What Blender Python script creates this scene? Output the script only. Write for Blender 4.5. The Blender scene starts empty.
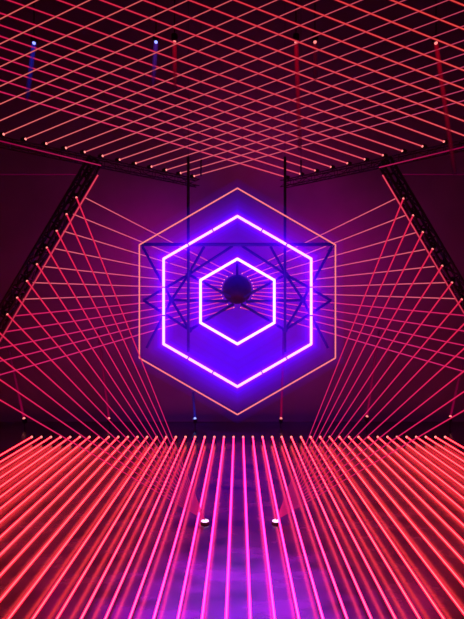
import bpy, bmesh, math, random
from mathutils import Vector, Matrix
random.seed(4)
C = bpy.context.scene.collection
F, CX, CY, HC = 447.0, 238.5, 317.0, 2.9          # focal length in pixels, principal point, eye height

def at_y(px, py, Y):
    return Vector(((px-CX)/F*Y, Y, HC+(CY-py)/F*Y))
def at_z(px, py, Z):
    Y = (Z-HC)*F/(CY-py)
    return Vector(((px-CX)/F*Y, Y, Z))

# ------------------------------------------------------------------ materials
def nodes(name):
    m = bpy.data.materials.new(name); m.use_nodes = True
    nt = m.node_tree; nt.nodes.clear()
    return m, nt, nt.nodes.new('ShaderNodeOutputMaterial')
def pbr(name, col, rough=.5, metal=0., noise=0., scale=8., bump=0.):
    m, nt, out = nodes(name)
    b = nt.nodes.new('ShaderNodeBsdfPrincipled')
    b.inputs['Roughness'].default_value = rough; b.inputs['Metallic'].default_value = metal
    n = nt.nodes.new('ShaderNodeTexNoise'); n.inputs['Scale'].default_value = scale; n.inputs['Detail'].default_value = 5
    tc = nt.nodes.new('ShaderNodeTexCoord'); nt.links.new(tc.outputs['Object'], n.inputs['Vector'])
    r = nt.nodes.new('ShaderNodeValToRGB')
    r.color_ramp.elements[0].position = .3; r.color_ramp.elements[1].position = .7
    r.color_ramp.elements[0].color = [c*(1-noise) for c in col]+[1]
    r.color_ramp.elements[1].color = [min(1, c*(1+noise)) for c in col]+[1]
    nt.links.new(n.outputs['Fac'], r.inputs['Fac']); nt.links.new(r.outputs['Color'], b.inputs['Base Color'])
    if bump:
        bp = nt.nodes.new('ShaderNodeBump'); bp.inputs['Strength'].default_value = bump
        nt.links.new(n.outputs['Fac'], bp.inputs['Height']); nt.links.new(bp.outputs['Normal'], b.inputs['Normal'])
    nt.links.new(b.outputs[0], out.inputs['Surface'])
    return m
def glow(name, col, strength, sample=True, attr=False, alpha=1.):
    """emitting surface; attr: colour read from the mesh's own colour layer; alpha < 1: thin self-glowing haze"""
    m, nt, out = nodes(name)
    e = nt.nodes.new('ShaderNodeEmission'); e.inputs['Color'].default_value = (*col, 1); e.inputs['Strength'].default_value = strength
    if attr:
        a = nt.nodes.new('ShaderNodeAttribute'); a.attribute_name = 'tint'; nt.links.new(a.outputs['Color'], e.inputs['Color'])
    last = e
    if alpha < 1:
        t = nt.nodes.new('ShaderNodeBsdfTransparent'); mx = nt.nodes.new('ShaderNodeMixShader'); mx.inputs[0].default_value = alpha
        nt.links.new(t.outputs[0], mx.inputs[1]); nt.links.new(e.outputs[0], mx.inputs[2]); last = mx
    nt.links.new(last.outputs[0], out.inputs['Surface'])
    m.cycles.emission_sampling = 'AUTO' if sample else 'NONE'
    return m

M = {}
M['black'] = pbr('black_metal', (.012, .010, .014), .5, .3, .2)
M['rig'] = pbr('rig_metal', (.03, .03, .06), .6, .2, .2)
M['cloth'] = pbr('dark_wall', (.2, .2, .2), .9, 0, .12, .8)
M['ceil'] = pbr('dark_ceiling', (.015, .01, .015), .95, 0, .3, 1.5)
M['core'] = glow('beam_core', (1, .3, .2), 1.0, False, True)
M['halo'] = glow('beam_halo', (1, 0, .05), .5, False, True, .3)
M['fcore'] = glow('floor_beam_core', (1, .3, .2), 1.45, True, True)
M['fhalo'] = glow('floor_beam_halo', (1, 0, .05), 8.5, True, True, .40)
M['lens'] = glow('lens_glow', (1, .22, .2), 2.2, False)
M['lens_blue'] = glow('lens_blue', (.25, .3, 1), 3, False)
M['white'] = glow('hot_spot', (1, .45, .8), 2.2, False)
M['violet'] = glow('violet_tube', (.75, .33, 1), 2.6, True)
M['violet_in'] = glow('violet_tube_inner', (.8, .42, 1), 2.6, True)
M['salmon'] = glow('salmon_led', (1, .21, .19), 1.15, True)

# floor: dark worn concrete, wet-looking
m, nt, out = nodes('dark_concrete')
b = nt.nodes.new('ShaderNodeBsdfPrincipled')
g = nt.nodes.new('ShaderNodeNewGeometry')
n1 = nt.nodes.new('ShaderNodeTexNoise'); n1.inputs['Scale'].default_value = 1.3; n1.inputs['Detail'].default_value = 8
n2 = nt.nodes.new('ShaderNodeTexNoise'); n2.inputs['Scale'].default_value = 9; n2.inputs['Detail'].default_value = 6
mp = nt.nodes.new('ShaderNodeMapping'); mp.inputs['Scale'].default_value = (1, 2.4, 1)
nt.links.new(g.outputs['Position'], mp.inputs['Vector'])
for n in (n1, n2): nt.links.new(mp.outputs[0], n.inputs['Vector'])
r = nt.nodes.new('ShaderNodeValToRGB'); r.color_ramp.elements[0].position = .33; r.color_ramp.elements[1].position = .62
r.color_ramp.elements[0].color = (.006, .006, .008, 1); r.color_ramp.elements[1].color = (.12, .11, .12, 1)
nt.links.new(n1.outputs['Fac'], r.inputs['Fac']); nt.links.new(r.outputs[0], b.inputs['Base Color'])
rr = nt.nodes.new('ShaderNodeMapRange'); rr.inputs['To Min'].default_value = .18; rr.inputs['To Max'].default_value = .30; b.inputs['IOR'].default_value = 2.6
nt.links.new(n2.outputs['Fac'], rr.inputs['Value']); nt.links.new(rr.outputs[0], b.inputs['Roughness'])
bp = nt.nodes.new('ShaderNodeBump'); bp.inputs['Strength'].default_value = .06; bp.inputs['Distance'].default_value = .02
nt.links.new(n2.outputs['Fac'], bp.inputs['Height']); nt.links.new(bp.outputs[0], b.inputs['Normal'])
nt.links.new(b.outputs[0], out.inputs['Surface'])
M['floor'] = m

# ------------------------------------------------------------------ mesh helpers
def tube(bm, a, b, r, n=8, mat=0, r2=None, cap=True):
    a, b = Vector(a), Vector(b); d = b-a; L = d.length
    if L < 1e-6: return []
    q = d.to_track_quat('Z', 'Y').to_matrix().to_4x4()
    res = bmesh.ops.create_cone(bm, cap_ends=cap, segments=n, radius1=r, radius2=r if r2 is None else r2, depth=L,
                                matrix=Matrix.Translation((a+b)/2) @ q)
    for v in res['verts']:
        for f in v.link_faces: f.material_index = mat
    return res['verts']
def box(bm, c, s, mat=0, rot=None, bev=0.):
    mt = Matrix.Translation(c) @ (rot.to_4x4() if rot else Matrix()) @ Matrix.Diagonal((*s, 1))
    res = bmesh.ops.create_cube(bm, size=1, matrix=mt)
    for v in res['verts']:
        for f in v.link_faces: f.material_index = mat
    if bev:
        es = list({e for v in res['verts'] for e in v.link_edges})
        bmesh.ops.bevel(bm, geom=es, offset=bev, segments=2, affect='EDGES')
def obj(name, bm, mats, parent=None, smooth=False):
    me = bpy.data.meshes.new(name)
    bm.to_mesh(me); bm.free()
    for mm in (mats if isinstance(mats, list) else [mats]): me.materials.append(mm)
    if smooth:
        for p in me.polygons: p.use_smooth = True
    o = bpy.data.objects.new(name, me); C.objects.link(o)
    if parent: o.parent = parent
    return o
def thing(name, label, cat, loc=(0, 0, 0), group=None):
    o = bpy.data.objects.new(name, None); C.objects.link(o); o.location = loc; o.empty_display_size = .1
    o['label'] = label; o['category'] = cat
    if group: o['group'] = group
    return o
def struct(name, bm, mat):
    o = obj(name, bm, mat); o['kind'] = 'structure'; return o
def mix(a, b, t): return tuple(a[i]*(1-t)+b[i]*t for i in range(3))
def beam(parent, a, b, r, c0, c1, h0, h1, hr=2.4, mats=('core', 'halo'), name='beam', ncut=8, org=None, r1=None):
    """laser beam from a to b: a bright core inside a thin emissive sheath for its glow in haze, tint changing along its length"""
    org = org if org is not None else parent.location
    a = Vector(a)-org; b = Vector(b)-org
    bm = bmesh.new(); lay = bm.loops.layers.float_color.new('tint')
    d = b-a; L = d.length
    for k in range(ncut):
        p, q = a+d*(k/ncut), a+d*((k+1)/ncut)
        ra = r+((r1 or r)-r)*k/ncut; rb = r+((r1 or r)-r)*(k+1)/ncut
        tube(bm, p, q, ra, 6, 0, r2=rb, cap=(k in (0, ncut-1)))
        tube(bm, p, q, ra*hr, 8, 1, r2=rb*hr, cap=False)  # glow round the core painted as an emissive sheath
    for f in bm.faces:
        for lp in f.loops:
            t = max(0, min(1, (lp.vert.co-a).dot(d)/(L*L)))
            lp[lay] = (*(mix(c0, c1, t) if f.material_index == 0 else mix(h0, h1, t)), 1)
    return obj(name, bm, [M[mats[0]], M[mats[1]]], parent)

ONES = 'first second third fourth fifth sixth seventh eighth ninth tenth eleventh twelfth thirteenth fourteenth fifteenth sixteenth seventeenth eighteenth nineteenth twentieth'.split()
CARD = 'zero one two three four five six seven eight nine'.split()
def ordinal(n):
    if n <= 20: return ONES[n-1]
    if n % 10 == 0: return {30: 'thirtieth', 40: 'fortieth'}[n]
    return {2: 'twenty', 3: 'thirty', 4: 'forty'}[n//10]+'-'+ONES[n % 10-1]

# ------------------------------------------------------------------ the room
XW, YB, YF, ZC = 9.0, 12.4, -3.0, 12.0
def slab(c, s):
    bm = bmesh.new(); box(bm, c, s); return bm
struct('floor', slab((0, (YB+YF)/2, -.1), (2*XW, YB-YF, .2)), M['floor'])
struct('ceiling', slab((0, (YB+YF)/2, ZC+.1), (2*XW, YB-YF, .2)), M['ceil'])
struct('wall_back', slab((0, YB+.1, ZC/2), (2*XW, .2, ZC)), M['cloth'])
struct('wall_left', slab((-XW-.1, (YB+YF)/2, ZC/2), (.2, YB-YF, ZC)), M['cloth'])
struct('wall_right', slab((XW+.1, (YB+YF)/2, ZC/2), (.2, YB-YF, ZC)), M['cloth'])
struct('wall_front', slab((0, YF-.1, ZC/2), (2*XW, .2, ZC)), M['cloth'])

# ------------------------------------------------------------------ laser projector parts
def projector(label, pos, direc, group, size=.07, lens='lens', post=0., dot=.022, name='laser_projector'):
    """small black box with a glowing lens at pos, body behind the lens"""
    pos = Vector(pos); d = Vector(direc).normalized()
    o = thing(name, label, 'laser', pos, group)
    rot = d.to_track_quat('Y', 'Z').to_matrix()
    bm = bmesh.new(); box(bm, -d*(size*.75), (size, size*1.3, size), rot=rot, bev=size*.12)
    for k in (-1, 0, 1): box(bm, -d*(size*.75)+rot @ Vector((k*size*.27, 0, size*.52)), (size*.08, size*.9, size*.1), rot=rot)
    obj('housing', bm, M['black'], o)
    bm = bmesh.new(); bmesh.ops.create_uvsphere(bm, u_segments=12, v_segments=8, radius=dot)
    obj('lens', bm, M[lens], o, True)
    if post:
        bm = bmesh.new(); tube(bm, -d*(size*.75)-Vector((0, 0, size*.4)), -d*(size*.75)-Vector((0, 0, post)), size*.16)
        box(bm, -d*(size*.75)-Vector((0, 0, post-.006)), (size*1.1, size*1.3, .012))
        obj('stand', bm, M['black'], o)
    return o

# ------------------------------------------------------------------ floor row: 44 lasers
HB = .12
YR = (HC-HB)*F/(437-CY)
SAL, RED = (1., .42, .27), (1., .0, .022)
for k in range(44):
    px = 31.7+9.615*k
    p = at_y(px, 437, YR); p.z = HB
    w = math.exp(-(p.x/1.0)**2)                      # the middle ones are pinker: purple light mixed into their tint
    side = 'left' if k < 22 else 'right'
    n = k+1 if k < 22 else 44-k
    where = ('outermost' if n == 1 else ordinal(n))
    lb = f'small red floor laser head, {where} from the {side} end of the floor row'
    if n == 1: lb = f'small red floor laser head at the far {side} end of the floor row'
    o = projector(lb, p, (0, -1, 0), 'laser heads in the row along the back of the floor', .07, post=HB, dot=.026, name='floor_laser')
    cn = mix(SAL, (1, .20, .62), w); c0 = mix(SAL, (1, .22, .30), w)
    beam(o, p, Vector((p.x, .6, HB)), .0085, c0, cn, mix(RED, (1, 0, .10), w), mix(RED, (1, .01, .42), w), 2.2, ('fcore', 'fhalo'), r1=.0045)

# ------------------------------------------------------------------ trusses
def truss_mesh(bm, a, b, w, r=.018, bay=.3, up=Vector((0, 1, 0))):
    a, b = Vector(a), Vector(b); d = (b-a).normalized(); s = d.cross(up).normalized(); u = s.cross(d).normalized()
    cs = [(s*w/2*i+u*w/2*j) for i, j in ((1, 1), (1, -1), (-1, -1), (-1, 1))]
    for c in cs: tube(bm, a+c, b+c, r)
    return cs, d
def truss(label, a, b, w, group=None, r=.02, bay=.3, name='lighting_truss', mat='black'):
    a, b = Vector(a), Vector(b)
    o = thing(name, label, 'truss', a, group)
    bm = bmesh.new(); cs, d = truss_mesh(bm, Vector(), b-a, w, r); obj('chord', bm, M[mat], o, True)
    bm = bmesh.new(); L = (b-a).length; n = max(2, int(L/bay))
    for k in range(n):
        p, q = d*(L*k/n), d*(L*(k+1)/n)
        for j in range(4):
            c1, c2 = cs[j], cs[(j+1) % 4]
            tube(bm, p+(c1 if k % 2 else c2), q+(c2 if k % 2 else c1), r*.5, 6)
            tube(bm, p+c1, p+c2, r*.5, 6)
    obj('lacing', bm, M[mat], o)
    return o

# ------------------------------------------------------------------ ceiling beams
ZT = 6.5
def ceil_row(side, pA, pB, nB, slopes):
    A, B = at_z(*pA, ZT), at_z(*pB, ZT); st = (B-A)/nB
    sg = 1 if side == 'left' else -1
    idx = sorted(slopes)
    for n, i in enumerate(idx):
        P = A+st*i
        px, py = CX+F*P.x/P.y, CY-F*(P.z-HC)/P.y
        s = slopes[i]
        X0 = P.x*sg
        t = (.63*P.y-X0)/(2.21+.63); Ye = P.y-t
        xe = CX+sg*(.63*F); ye = py-s*abs(xe-px)
        E = at_y(xe, ye, Ye)
        m = len(idx)-n
        lb = (f'ceiling laser head with long thin beam, nearest the middle on the {side} overhead truss' if m == 1 else
              f'ceiling laser head with long thin beam, {ordinal(m)} from the middle on the {side} overhead truss')
        o = projector(lb, P, E-P, f'laser heads on the {side} overhead truss', .08, dot=.022, name='ceiling_laser')
        g = max(0, min(1, n/len(idx)))                 # toward the middle pinker, magenta haze glow mixed into the tint
        if side == 'left':
            c0, c1 = mix((1., .27, .19), (.95, .14, .26), g*.6), mix((.75, .09, .09), (.62, .05, .14), g)
            h0, h1, rr = mix((.7, .0, .04), (.6, 0, .14), g), mix((.45, 0, .05), (.35, 0, .12), g), .0088*P.y/9.5
        else:
            c0, c1 = mix((1., .17, .11), (1, .09, .20), g*.8), mix((.85, .003, .025), (.75, .01, .12), g)
            h0, h1, rr = mix((.9, .0, .03), (.7, 0, .14), g), mix((.8, 0, .02), (.6, 0, .09), g), .0115*P.y/9.5
        beam(o, P, E, rr, c0, c1, h0, h1, 1.9, r1=rr*E.y/P.y*1.0)
    drop = Vector((0, 0, -.17))
    truss(f'dark overhead truss carrying the {side} row of ceiling laser heads', A+st*(min(idx)-.6)+drop, A+st*(max(idx)+.25)+drop, .16,
          'overhead trusses under the ceiling lasers', .013)
    return A, st, idx
slL = {i: (.427-.0134*i if i >= 0 else .427-.0165*i) for i in range(-6, 12)}
slL.update({-1: .436, -2: .449, -3: .458, -4: .468, -5: .490, -6: .5085})
ceil_row('left', (3.75, 134.2), (194.3, 176), 11, slL)
slR = {-8: .410, -7: .402, -6: .397, -5: .392, -4: .386, -3: .383, -2: .377, -1: .373, 0: .367, 1: .353, 2: .343, 3: .340,
       4: .338, 5: .335, 6: .331, 7: .324, 8: .313, 9: .299}
ceil_row('right', (443.75, 141.5), (285.5, 177), 9, slR)

# ------------------------------------------------------------------ diagonal trusses and their laser fans
YD = 9.0
HOT, PINK = (1., .03, .10), (.85, .03, .2)
spotL, spotR = at_z(205, 520, .045), at_z(276, 520, .045)
def diag(side, tops, starts, spot, n):
    sg = -1 if side == 'left' else 1
    (x0, y0), (dx, dy) = tops
    a = at_y(x0-sg*26+sg*7, y0-34, YD+.12); 
    a = at_y(x0-sg*19, y0-38, YD+.14); b = at_y(x0+dx*13.3+sg*4, y0+dy*13.3, YD+.14)
    tr = truss(f'dark sloping {side} truss lined with red laser heads', a, b, .2, 'sloping side trusses', .03, .3)
    # red light the globe's fan draws on the truss, built as glowing tube
    sx, sy = starts[0]
    A = at_y(98 if side == 'left' else 382.5, 175, YD); B = at_y(sx+starts[1][0]*12, sy+starts[1][1]*12, YD)
    beam(tr, A, B, .011, (1, .1, .16), (.55, .02, .06), (.9, 0, .08), (.4, 0, .04), 2.2, name='red_light_line', org=tr.location)
    for i in range(n):
        P = at_y(x0+dx*i, y0+dy*i, YD)
        w = 'topmost' if i == 0 else ordinal(i+1)+' from the top'
        o = projector(f'red laser head on the sloping {side} truss, {w}, aimed at floor', P, spot-P,
                      f'laser heads on the sloping {side} truss', .07, dot=.02, name='truss_laser')
        beam(o, P, spot, .0115, HOT, (1, .02, .24), (.9, 0, .06), (.8, 0, .15), 1.9, r1=.0022)
diag('left', ((76.5, 197.5), (-9.87, 16.7)), ((84.2, 197.2), (-10.0, 17.0)), spotL, 12)
diag('right', ((403.3, 198.6), (9.73, 16.8)), ((395.5, 198.6), (10.0, 16.8)), spotR, 12)

# light spots where the fans hit the floor, built as glowing domes
for side, p in (('left', spotL), ('right', spotR)):
    o = thing('floor_beam_spot', f'{side} low round light spot on the floor glowing where the red laser fan meets', 'beam_spot', (p.x, p.y, 0), 'floor beam spots')
    bm = bmesh.new(); tube(bm, (0, 0, 0), (0, 0, .02), .065, 24, r2=.06); tube(bm, (0, 0, .02), (0, 0, .03), .055, 24); obj('base', bm, M['black'], o)  # made-up base under the beam spot
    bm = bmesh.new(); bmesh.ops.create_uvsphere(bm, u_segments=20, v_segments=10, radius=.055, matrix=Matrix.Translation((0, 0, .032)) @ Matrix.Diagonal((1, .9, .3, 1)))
    obj('glow_dome', bm, M['white'], o, True)

# ------------------------------------------------------------------ central ball with its two fans
YS = 10.6
bc = at_y(237.2, 289.5, YS)
hub = thing('laser_globe', 'round dark globe in the centre throwing two fans of pink beams', 'laser', bc)
bm = bmesh.new(); bmesh.ops.create_uvsphere(bm, u_segments=32, v_segments=20, radius=.345)
obj('shell', bm, M['rig'], hub, True)
bm = bmesh.new(); tube(bm, (0, .0, .3), (0, 0, .62), .03); box(bm, (0, 0, .64), (.2, .2, .05), bev=.01); obj('hanger', bm, M['rig'], hub)
starts = {'left': [(84.2, 197.2), (73, 214), (63.5, 231.1), (53.8, 248.4), (42.7, 266.4), (32.7, 282.6), (23, 299.2), (13.8, 316), (4.4, 332), (-5, 349.2), (-15, 365), (-25, 382)],
          'right': [(395.5, 198.6), (405.7, 215.2), (416.1, 232.5), (425.1, 249.4), (434.6, 266.4), (445.3, 282.6), (456, 298.7), (465, 315.6), (474, 332.6), (484, 349.5), (494, 366), (504, 383)]}
for side, pts in starts.items():
    sg = -1 if side == 'left' else 1
    for i, (x, y) in enumerate(pts):
        ey = 273.5+i*34/11
        ex = 237.3+sg*16.5*math.sqrt(max(.02, 1-((ey-290.3)/17.6)**2))
        S = at_y(ex, ey, YS-.05); E = at_y(x, y, YD)
        beam(hub, S, E, .0085 if i < 7 else .0095, (.95, .06, .38), (1., .22, .24) if i < 7 else (.8, .02, .12), (.7, 0, .25), (.7, 0, .1), 2.0)
        bm = bmesh.new(); bmesh.ops.create_uvsphere(bm, u_segments=8, v_segments=6, radius=.013, matrix=Matrix.Translation(S-bc))
        obj('lens', bm, M['lens'], hub)

# ------------------------------------------------------------------ dark star truss behind the hexagons
YT = 8.75
tr = thing('star_truss', 'dark star shaped truss frame hanging behind the glowing hexagons', 'truss', at_y(237.5, 300, YT))
def bar(name, a, b, r=.033, dy=0):
    bm = bmesh.new(); tube(bm, at_y(*a, YT+dy)-tr.location, at_y(*b, YT+dy)-tr.location, r, 10)
    obj(name, bm, M['rig'], tr, True)
bar('top_bar', (142, 244.5), (332.5, 244.5), .034)
def mir(p): return (474.6-p[0], p[1])
N1, N2, K, E, TR_, BR_ = (286, 274.5), (285, 330), (303, 300), (331, 300.5), (332, 247), (328, 348)
segs = [(N1, (242, 246)), (N1, (270.5, 246.5)), (N1, (244, 297)), (N1, K), (N1, E), (N2, K), (N2, E), (TR_, K), (K, BR_), ((241, 304), N2), ((246, 301.5), K)]
for a, b in segs:
    bar('brace', a, b, .026, .05); bar('brace', mir(a), mir(b), .026, .05)
for x, y1 in ((188.3, 352), (285, 352)):
    bar('mast', (x, 157), (x, y1), .028, -.02); bar('cable', (x, -190), (x, 157), .004, -.02)
for x in (201, 301):
    bar('hanging_rod', (x, 160), (x, 176), .016, .3); bar('cable', (x, -190), (x, 160), .004, .3)
bm = bmesh.new()
for p in (N1, N2, mir(N1), mir(N2), K, mir(K)):
    tube(bm, at_y(*p, YT-.02)-tr.location, at_y(*p, YT+.1)-tr.location, .055, 12)
obj('joint_plate', bm, M['rig'], tr)

# ------------------------------------------------------------------ the three hexagons
YH = 8.0
hc = at_y(237.4, 301.4, YH)
def hexpts(R): return [Vector((R*math.sin(math.radians(60*k)), 0, R*math.cos(math.radians(60*k)))) for k in range(6)]
def hexagon(label, R, r, mat, nseg, led=False):
    o = thing('hexagon_light', label, 'light', hc)
    v = hexpts(R)
    for k in range(6):
        a, b = v[k], v[(k+1) % 6]; d = (b-a)
        for s in range(nseg):
            g = .011/ d.length*1.0 if nseg > 1 else 0
            p, q = a+d*(s/nseg+(g if s else 0)), a+d*((s+1)/nseg-(g if s < nseg-1 else 0))
            bm = bmesh.new(); tube(bm, p, q, r, 12)
            for e_ in (p, q):
                if (e_-a).length < 1e-4 or (e_-b).length < 1e-4: bmesh.ops.create_uvsphere(bm, u_segments=12, v_segments=8, radius=r, matrix=Matrix.Translation(e_))
            if led:
                n = int((q-p).length/.05)
                for j in range(n):
                    bmesh.ops.create_icosphere(bm, subdivisions=1, radius=r*1.35, matrix=Matrix.Translation(p+(q-p)*((j+.5)/n)))
            obj('light_tube', bm, M[mat], o, True)
            if s:
                bm = bmesh.new(); m_ = a+d*(s/nseg); dn = d.normalized(); tube(bm, m_-dn*.022, m_+dn*.022, r*.9, 12); obj('joint', bm, M['black'], o)
    bm = bmesh.new()
    for k in range(6):
        a, b = v[k]+Vector((0, r*2.0, 0)), v[(k+1) % 6]+Vector((0, r*2.0, 0)); tube(bm, a, b, r*.9, 8)
    obj('frame', bm, M['black'], o)
    bm = bmesh.new()
    for k in (1, 5):
        c = v[k]*.93 if R > 1.8 else v[k]
        tube(bm, v[k]+Vector((0, r*2, 0)), v[k]+Vector((0, YT-YH-.02, 0)), .008, 6)
    obj('bracket', bm, M['black'], o)
    return o
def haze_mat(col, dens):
    m, nt, out = nodes('emissive_haze')
    v = nt.nodes.new('ShaderNodeVolumePrincipled'); v.inputs['Density'].default_value = 0  # no scattering: the tubes' glow in haze is put in as emission
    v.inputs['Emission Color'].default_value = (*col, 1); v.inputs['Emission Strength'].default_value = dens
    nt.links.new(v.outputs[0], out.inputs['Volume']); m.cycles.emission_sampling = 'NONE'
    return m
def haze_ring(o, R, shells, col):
    """painted haze glow hugging a hexagon: nested closed rings of thin glowing air"""
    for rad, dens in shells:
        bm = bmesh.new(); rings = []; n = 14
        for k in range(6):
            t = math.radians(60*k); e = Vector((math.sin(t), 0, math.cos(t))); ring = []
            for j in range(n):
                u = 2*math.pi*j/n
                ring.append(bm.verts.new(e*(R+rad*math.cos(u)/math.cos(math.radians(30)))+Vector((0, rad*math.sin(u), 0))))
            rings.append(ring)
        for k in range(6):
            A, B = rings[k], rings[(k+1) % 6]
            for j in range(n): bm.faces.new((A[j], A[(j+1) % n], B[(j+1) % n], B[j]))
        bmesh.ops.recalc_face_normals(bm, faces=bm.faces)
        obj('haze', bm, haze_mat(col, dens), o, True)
hexagon('large thin salmon pink hexagon of small light points, outermost of three', 113.2/F*YH, .0115, 'salmon', 1, True)
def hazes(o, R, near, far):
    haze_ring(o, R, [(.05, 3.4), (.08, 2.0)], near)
    haze_ring(o, R, [(.12, 1.4), (.18, .75), (.27, .42), (.40, .20), (.58, .12)], far)  # wide rings fill the hexagon with painted blue glow
o = hexagon('medium thick violet neon hexagon made of short tubes with dark joints', 85.2/F*YH, .0225, 'violet', 3)
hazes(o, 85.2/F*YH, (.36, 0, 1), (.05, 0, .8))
o = hexagon('small solid violet neon hexagon around the dark globe', 42.6/F*YH, .0225, 'violet_in', 1)
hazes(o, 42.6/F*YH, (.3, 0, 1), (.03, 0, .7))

# ------------------------------------------------------------------ small vertical beam lamps: top row and bottom row
top = [(34, 43, 27, 100, 'b'), (156, 42, 153, 85, 'p'), (174.5, 42, 175, 90, 'r'), (296, 42, 300, 150, 'r'), (315, 42, 315.5, 80, 'd'), (436, 43, 455, 175, 'r')]
cols = {'b': ((.03, .03, .9), (.01, 0, .12)), 'p': ((.2, .03, .7), (.08, 0, .1)), 'r': ((.9, .0, .03), (.1, 0, .02)), 'd': ((.25, 0, .02), (.08, 0, .01)), 'm': ((.7, .0, .12), (.10, 0, .05))}
for n, (x, y, x2, y2, c) in enumerate(top):
    P = at_z(x, y, 7.4); E = at_y(x2, y2, P.y)
    kind = {'b': 'blue', 'p': 'violet'}.get(c, 'red')
    o = projector(f'tiny {kind} downlight under the ceiling, {ordinal(n+1)} of six from the left', P, E-P, 'small downlights under the ceiling', .09,
                  'lens_blue' if c in 'bp' else 'lens', dot=.026, name='beam_lamp')
    bm = bmesh.new(); tube(bm, Vector((0, 0, .05)), Vector((0, 0, ZC-P.z)), .01); obj('hanger', bm, M['black'], o)
    c0, c1 = cols[c]
    beam(o, P, E, .014, mix(c0, (0, 0, 0), .2), c1, mix(c0, (0, 0, 0), .3), (.01, 0, .01), 2.6, ('halo', 'halo'), ncut=10)
bot = [(24, 418.5, 8, 345, 'm'), (109, 418.5, 98, 330, 'm'), (195, 418.5, 193, 392, 'b'), (281, 418.5, 284, 330, 'm'), (367, 416.5, 379, 330, 'm'), (450.5, 416.5, 463, 360, 'm')]
for n, (x, y, x2, y2, c) in enumerate(bot):
    P = at_y(x, y, 11.8); E = at_y(x2, y2, 11.8)
    o = projector(f'tiny {"blue" if c == "b" else "red"} uplight low before the back wall, {ordinal(n+1)} of six from the left', P, E-P, 'small uplights along the back wall', .09,
                  'lens_blue' if c == 'b' else 'lens', post=P.z, dot=.034, name='beam_lamp')
    c0, c1 = cols[c]
    beam(o, P, E, .016, c0, c1, mix(c0, (0, 0, 0), .3), (.02, 0, .01), 2.2, ('halo', 'halo') if c != 'b' else ('halo', 'halo'), ncut=8)

# faint red edge lines by the overhead corners, drawn as glowing tubes
for side, a, b, c2 in (('left', (-12, 138), (101, 165.5), (0, 174.5, 86)), ('right', (476, 144), (379, 167.5), (464, 174.5, 397))):
    A, B = at_y(*a, 8.3), at_y(*b, 9.0)
    o = thing('red_light_line', f'dim red light line running under the {side} overhead truss', 'light', A, 'dim red strips in the upper corners')
    beam(o, A, B, .009, (.35, .0, .05), (.62, .02, .12), (.25, 0, .05), (.4, 0, .08), 1.8)
    A = at_y(c2[0]+(-20 if side == 'left' else 20), c2[1], 11.5); B = at_y(c2[2], c2[1], 11.5)
    o = thing('red_light_line', f'very faint level red strip high on the {side}, behind the sloping truss', 'light', A, 'faint level strips in the upper corners')
    beam(o, A, B, .012, (.06, 0, .02), (.14, 0, .04), (.05, 0, .02), (.08, 0, .03), 1.5)

# ------------------------------------------------------------------ world: black
w = bpy.data.worlds.new('World'); bpy.context.scene.world = w; w.use_nodes = True
w.node_tree.nodes['Background'].inputs[0].default_value = (0, 0, 0, 1)

# ------------------------------------------------------------------ added lamps without visible fixtures
def lamp(kind, loc, target, col, power, size=.3, spot=60, blend=.6):
    l = bpy.data.lights.new('unseen_light', kind); l.color = col; l.energy = power
    if kind == 'SPOT': l.spot_size = math.radians(spot); l.spot_blend = blend; l.shadow_soft_size = size
    elif kind == 'AREA': l.size = size
    else: l.shadow_soft_size = size
    o = bpy.data.objects.new('unseen_light', l); C.objects.link(o); o.location = loc
    o.rotation_euler = (Vector(target)-Vector(loc)).to_track_quat('-Z', 'Y').to_euler()
lamp('SPOT', (0, 4.6, 7.2), (0, 4.2, 0), (.40, .0, 1), 10500, .25, 28, 1)  # unseen lamp for the purple pool on the floor
lamp('SPOT', (0, 9.6, 1.0), (0, 12.4, 2.6), (.03, .0, 1), 1000, .2, 85, 1)  # added blue wall light standing in for glowing haze
lamp('SPOT', (0, 9.6, 6.4), (0, 12.4, 3.4), (.04, .0, 1), 450, .2, 75, 1)  # second added blue wall light, from above
lamp('SPOT', (-1.7, 9.6, 4.4), (-2.3, 12.4, 4.1), (.9, .0, .6), 260, .2, 110, 1)  # added magenta wall light standing in for haze, left
lamp('SPOT', (1.7, 9.6, 4.4), (2.3, 12.4, 4.1), (.9, .0, .6), 260, .2, 110, 1)  # added magenta wall light standing in for haze, right
lamp('SPOT', (.8, 10.0, 6.9), (.8, 12.4, 7.4), (.9, .0, .35), 60, .2, 120, 1)  # added light for the magenta glow high on the wall
lamp('POINT', (-4, 9.8, 3.6), (0, 0, 0), (.7, .0, .25), 14, .3)
lamp('POINT', (4, 9.8, 3.6), (0, 0, 0), (.7, .0, .25), 14, .3)
lamp('POINT', (0, 7.7, 3.2), (0, 0, 0), (.08, .0, 1), 60, .3)  # added blue light, tints the rig as haze would

# ------------------------------------------------------------------ camera and colour
cam = bpy.data.cameras.new('camera'); co = bpy.data.objects.new('camera', cam); C.objects.link(co)
co.location = (0, 0, HC); co.rotation_euler = (math.radians(90), 0, 0)
cam.sensor_fit = 'AUTO'; cam.sensor_width = 36; cam.lens = F/619*36
cam.shift_x = (232-CX)/619; cam.shift_y = (CY-309.5)/619
cam.clip_start = .05
sc = bpy.context.scene; sc.camera = co
sc.view_settings.view_transform = 'Standard'
sc.cycles.use_denoising = True
sc.cycles.max_bounces = 5; sc.cycles.transparent_max_bounces = 48; sc.cycles.sample_clamp_indirect = 3
sc.cycles.volume_bounces = 0; sc.cycles.volume_max_steps = 128
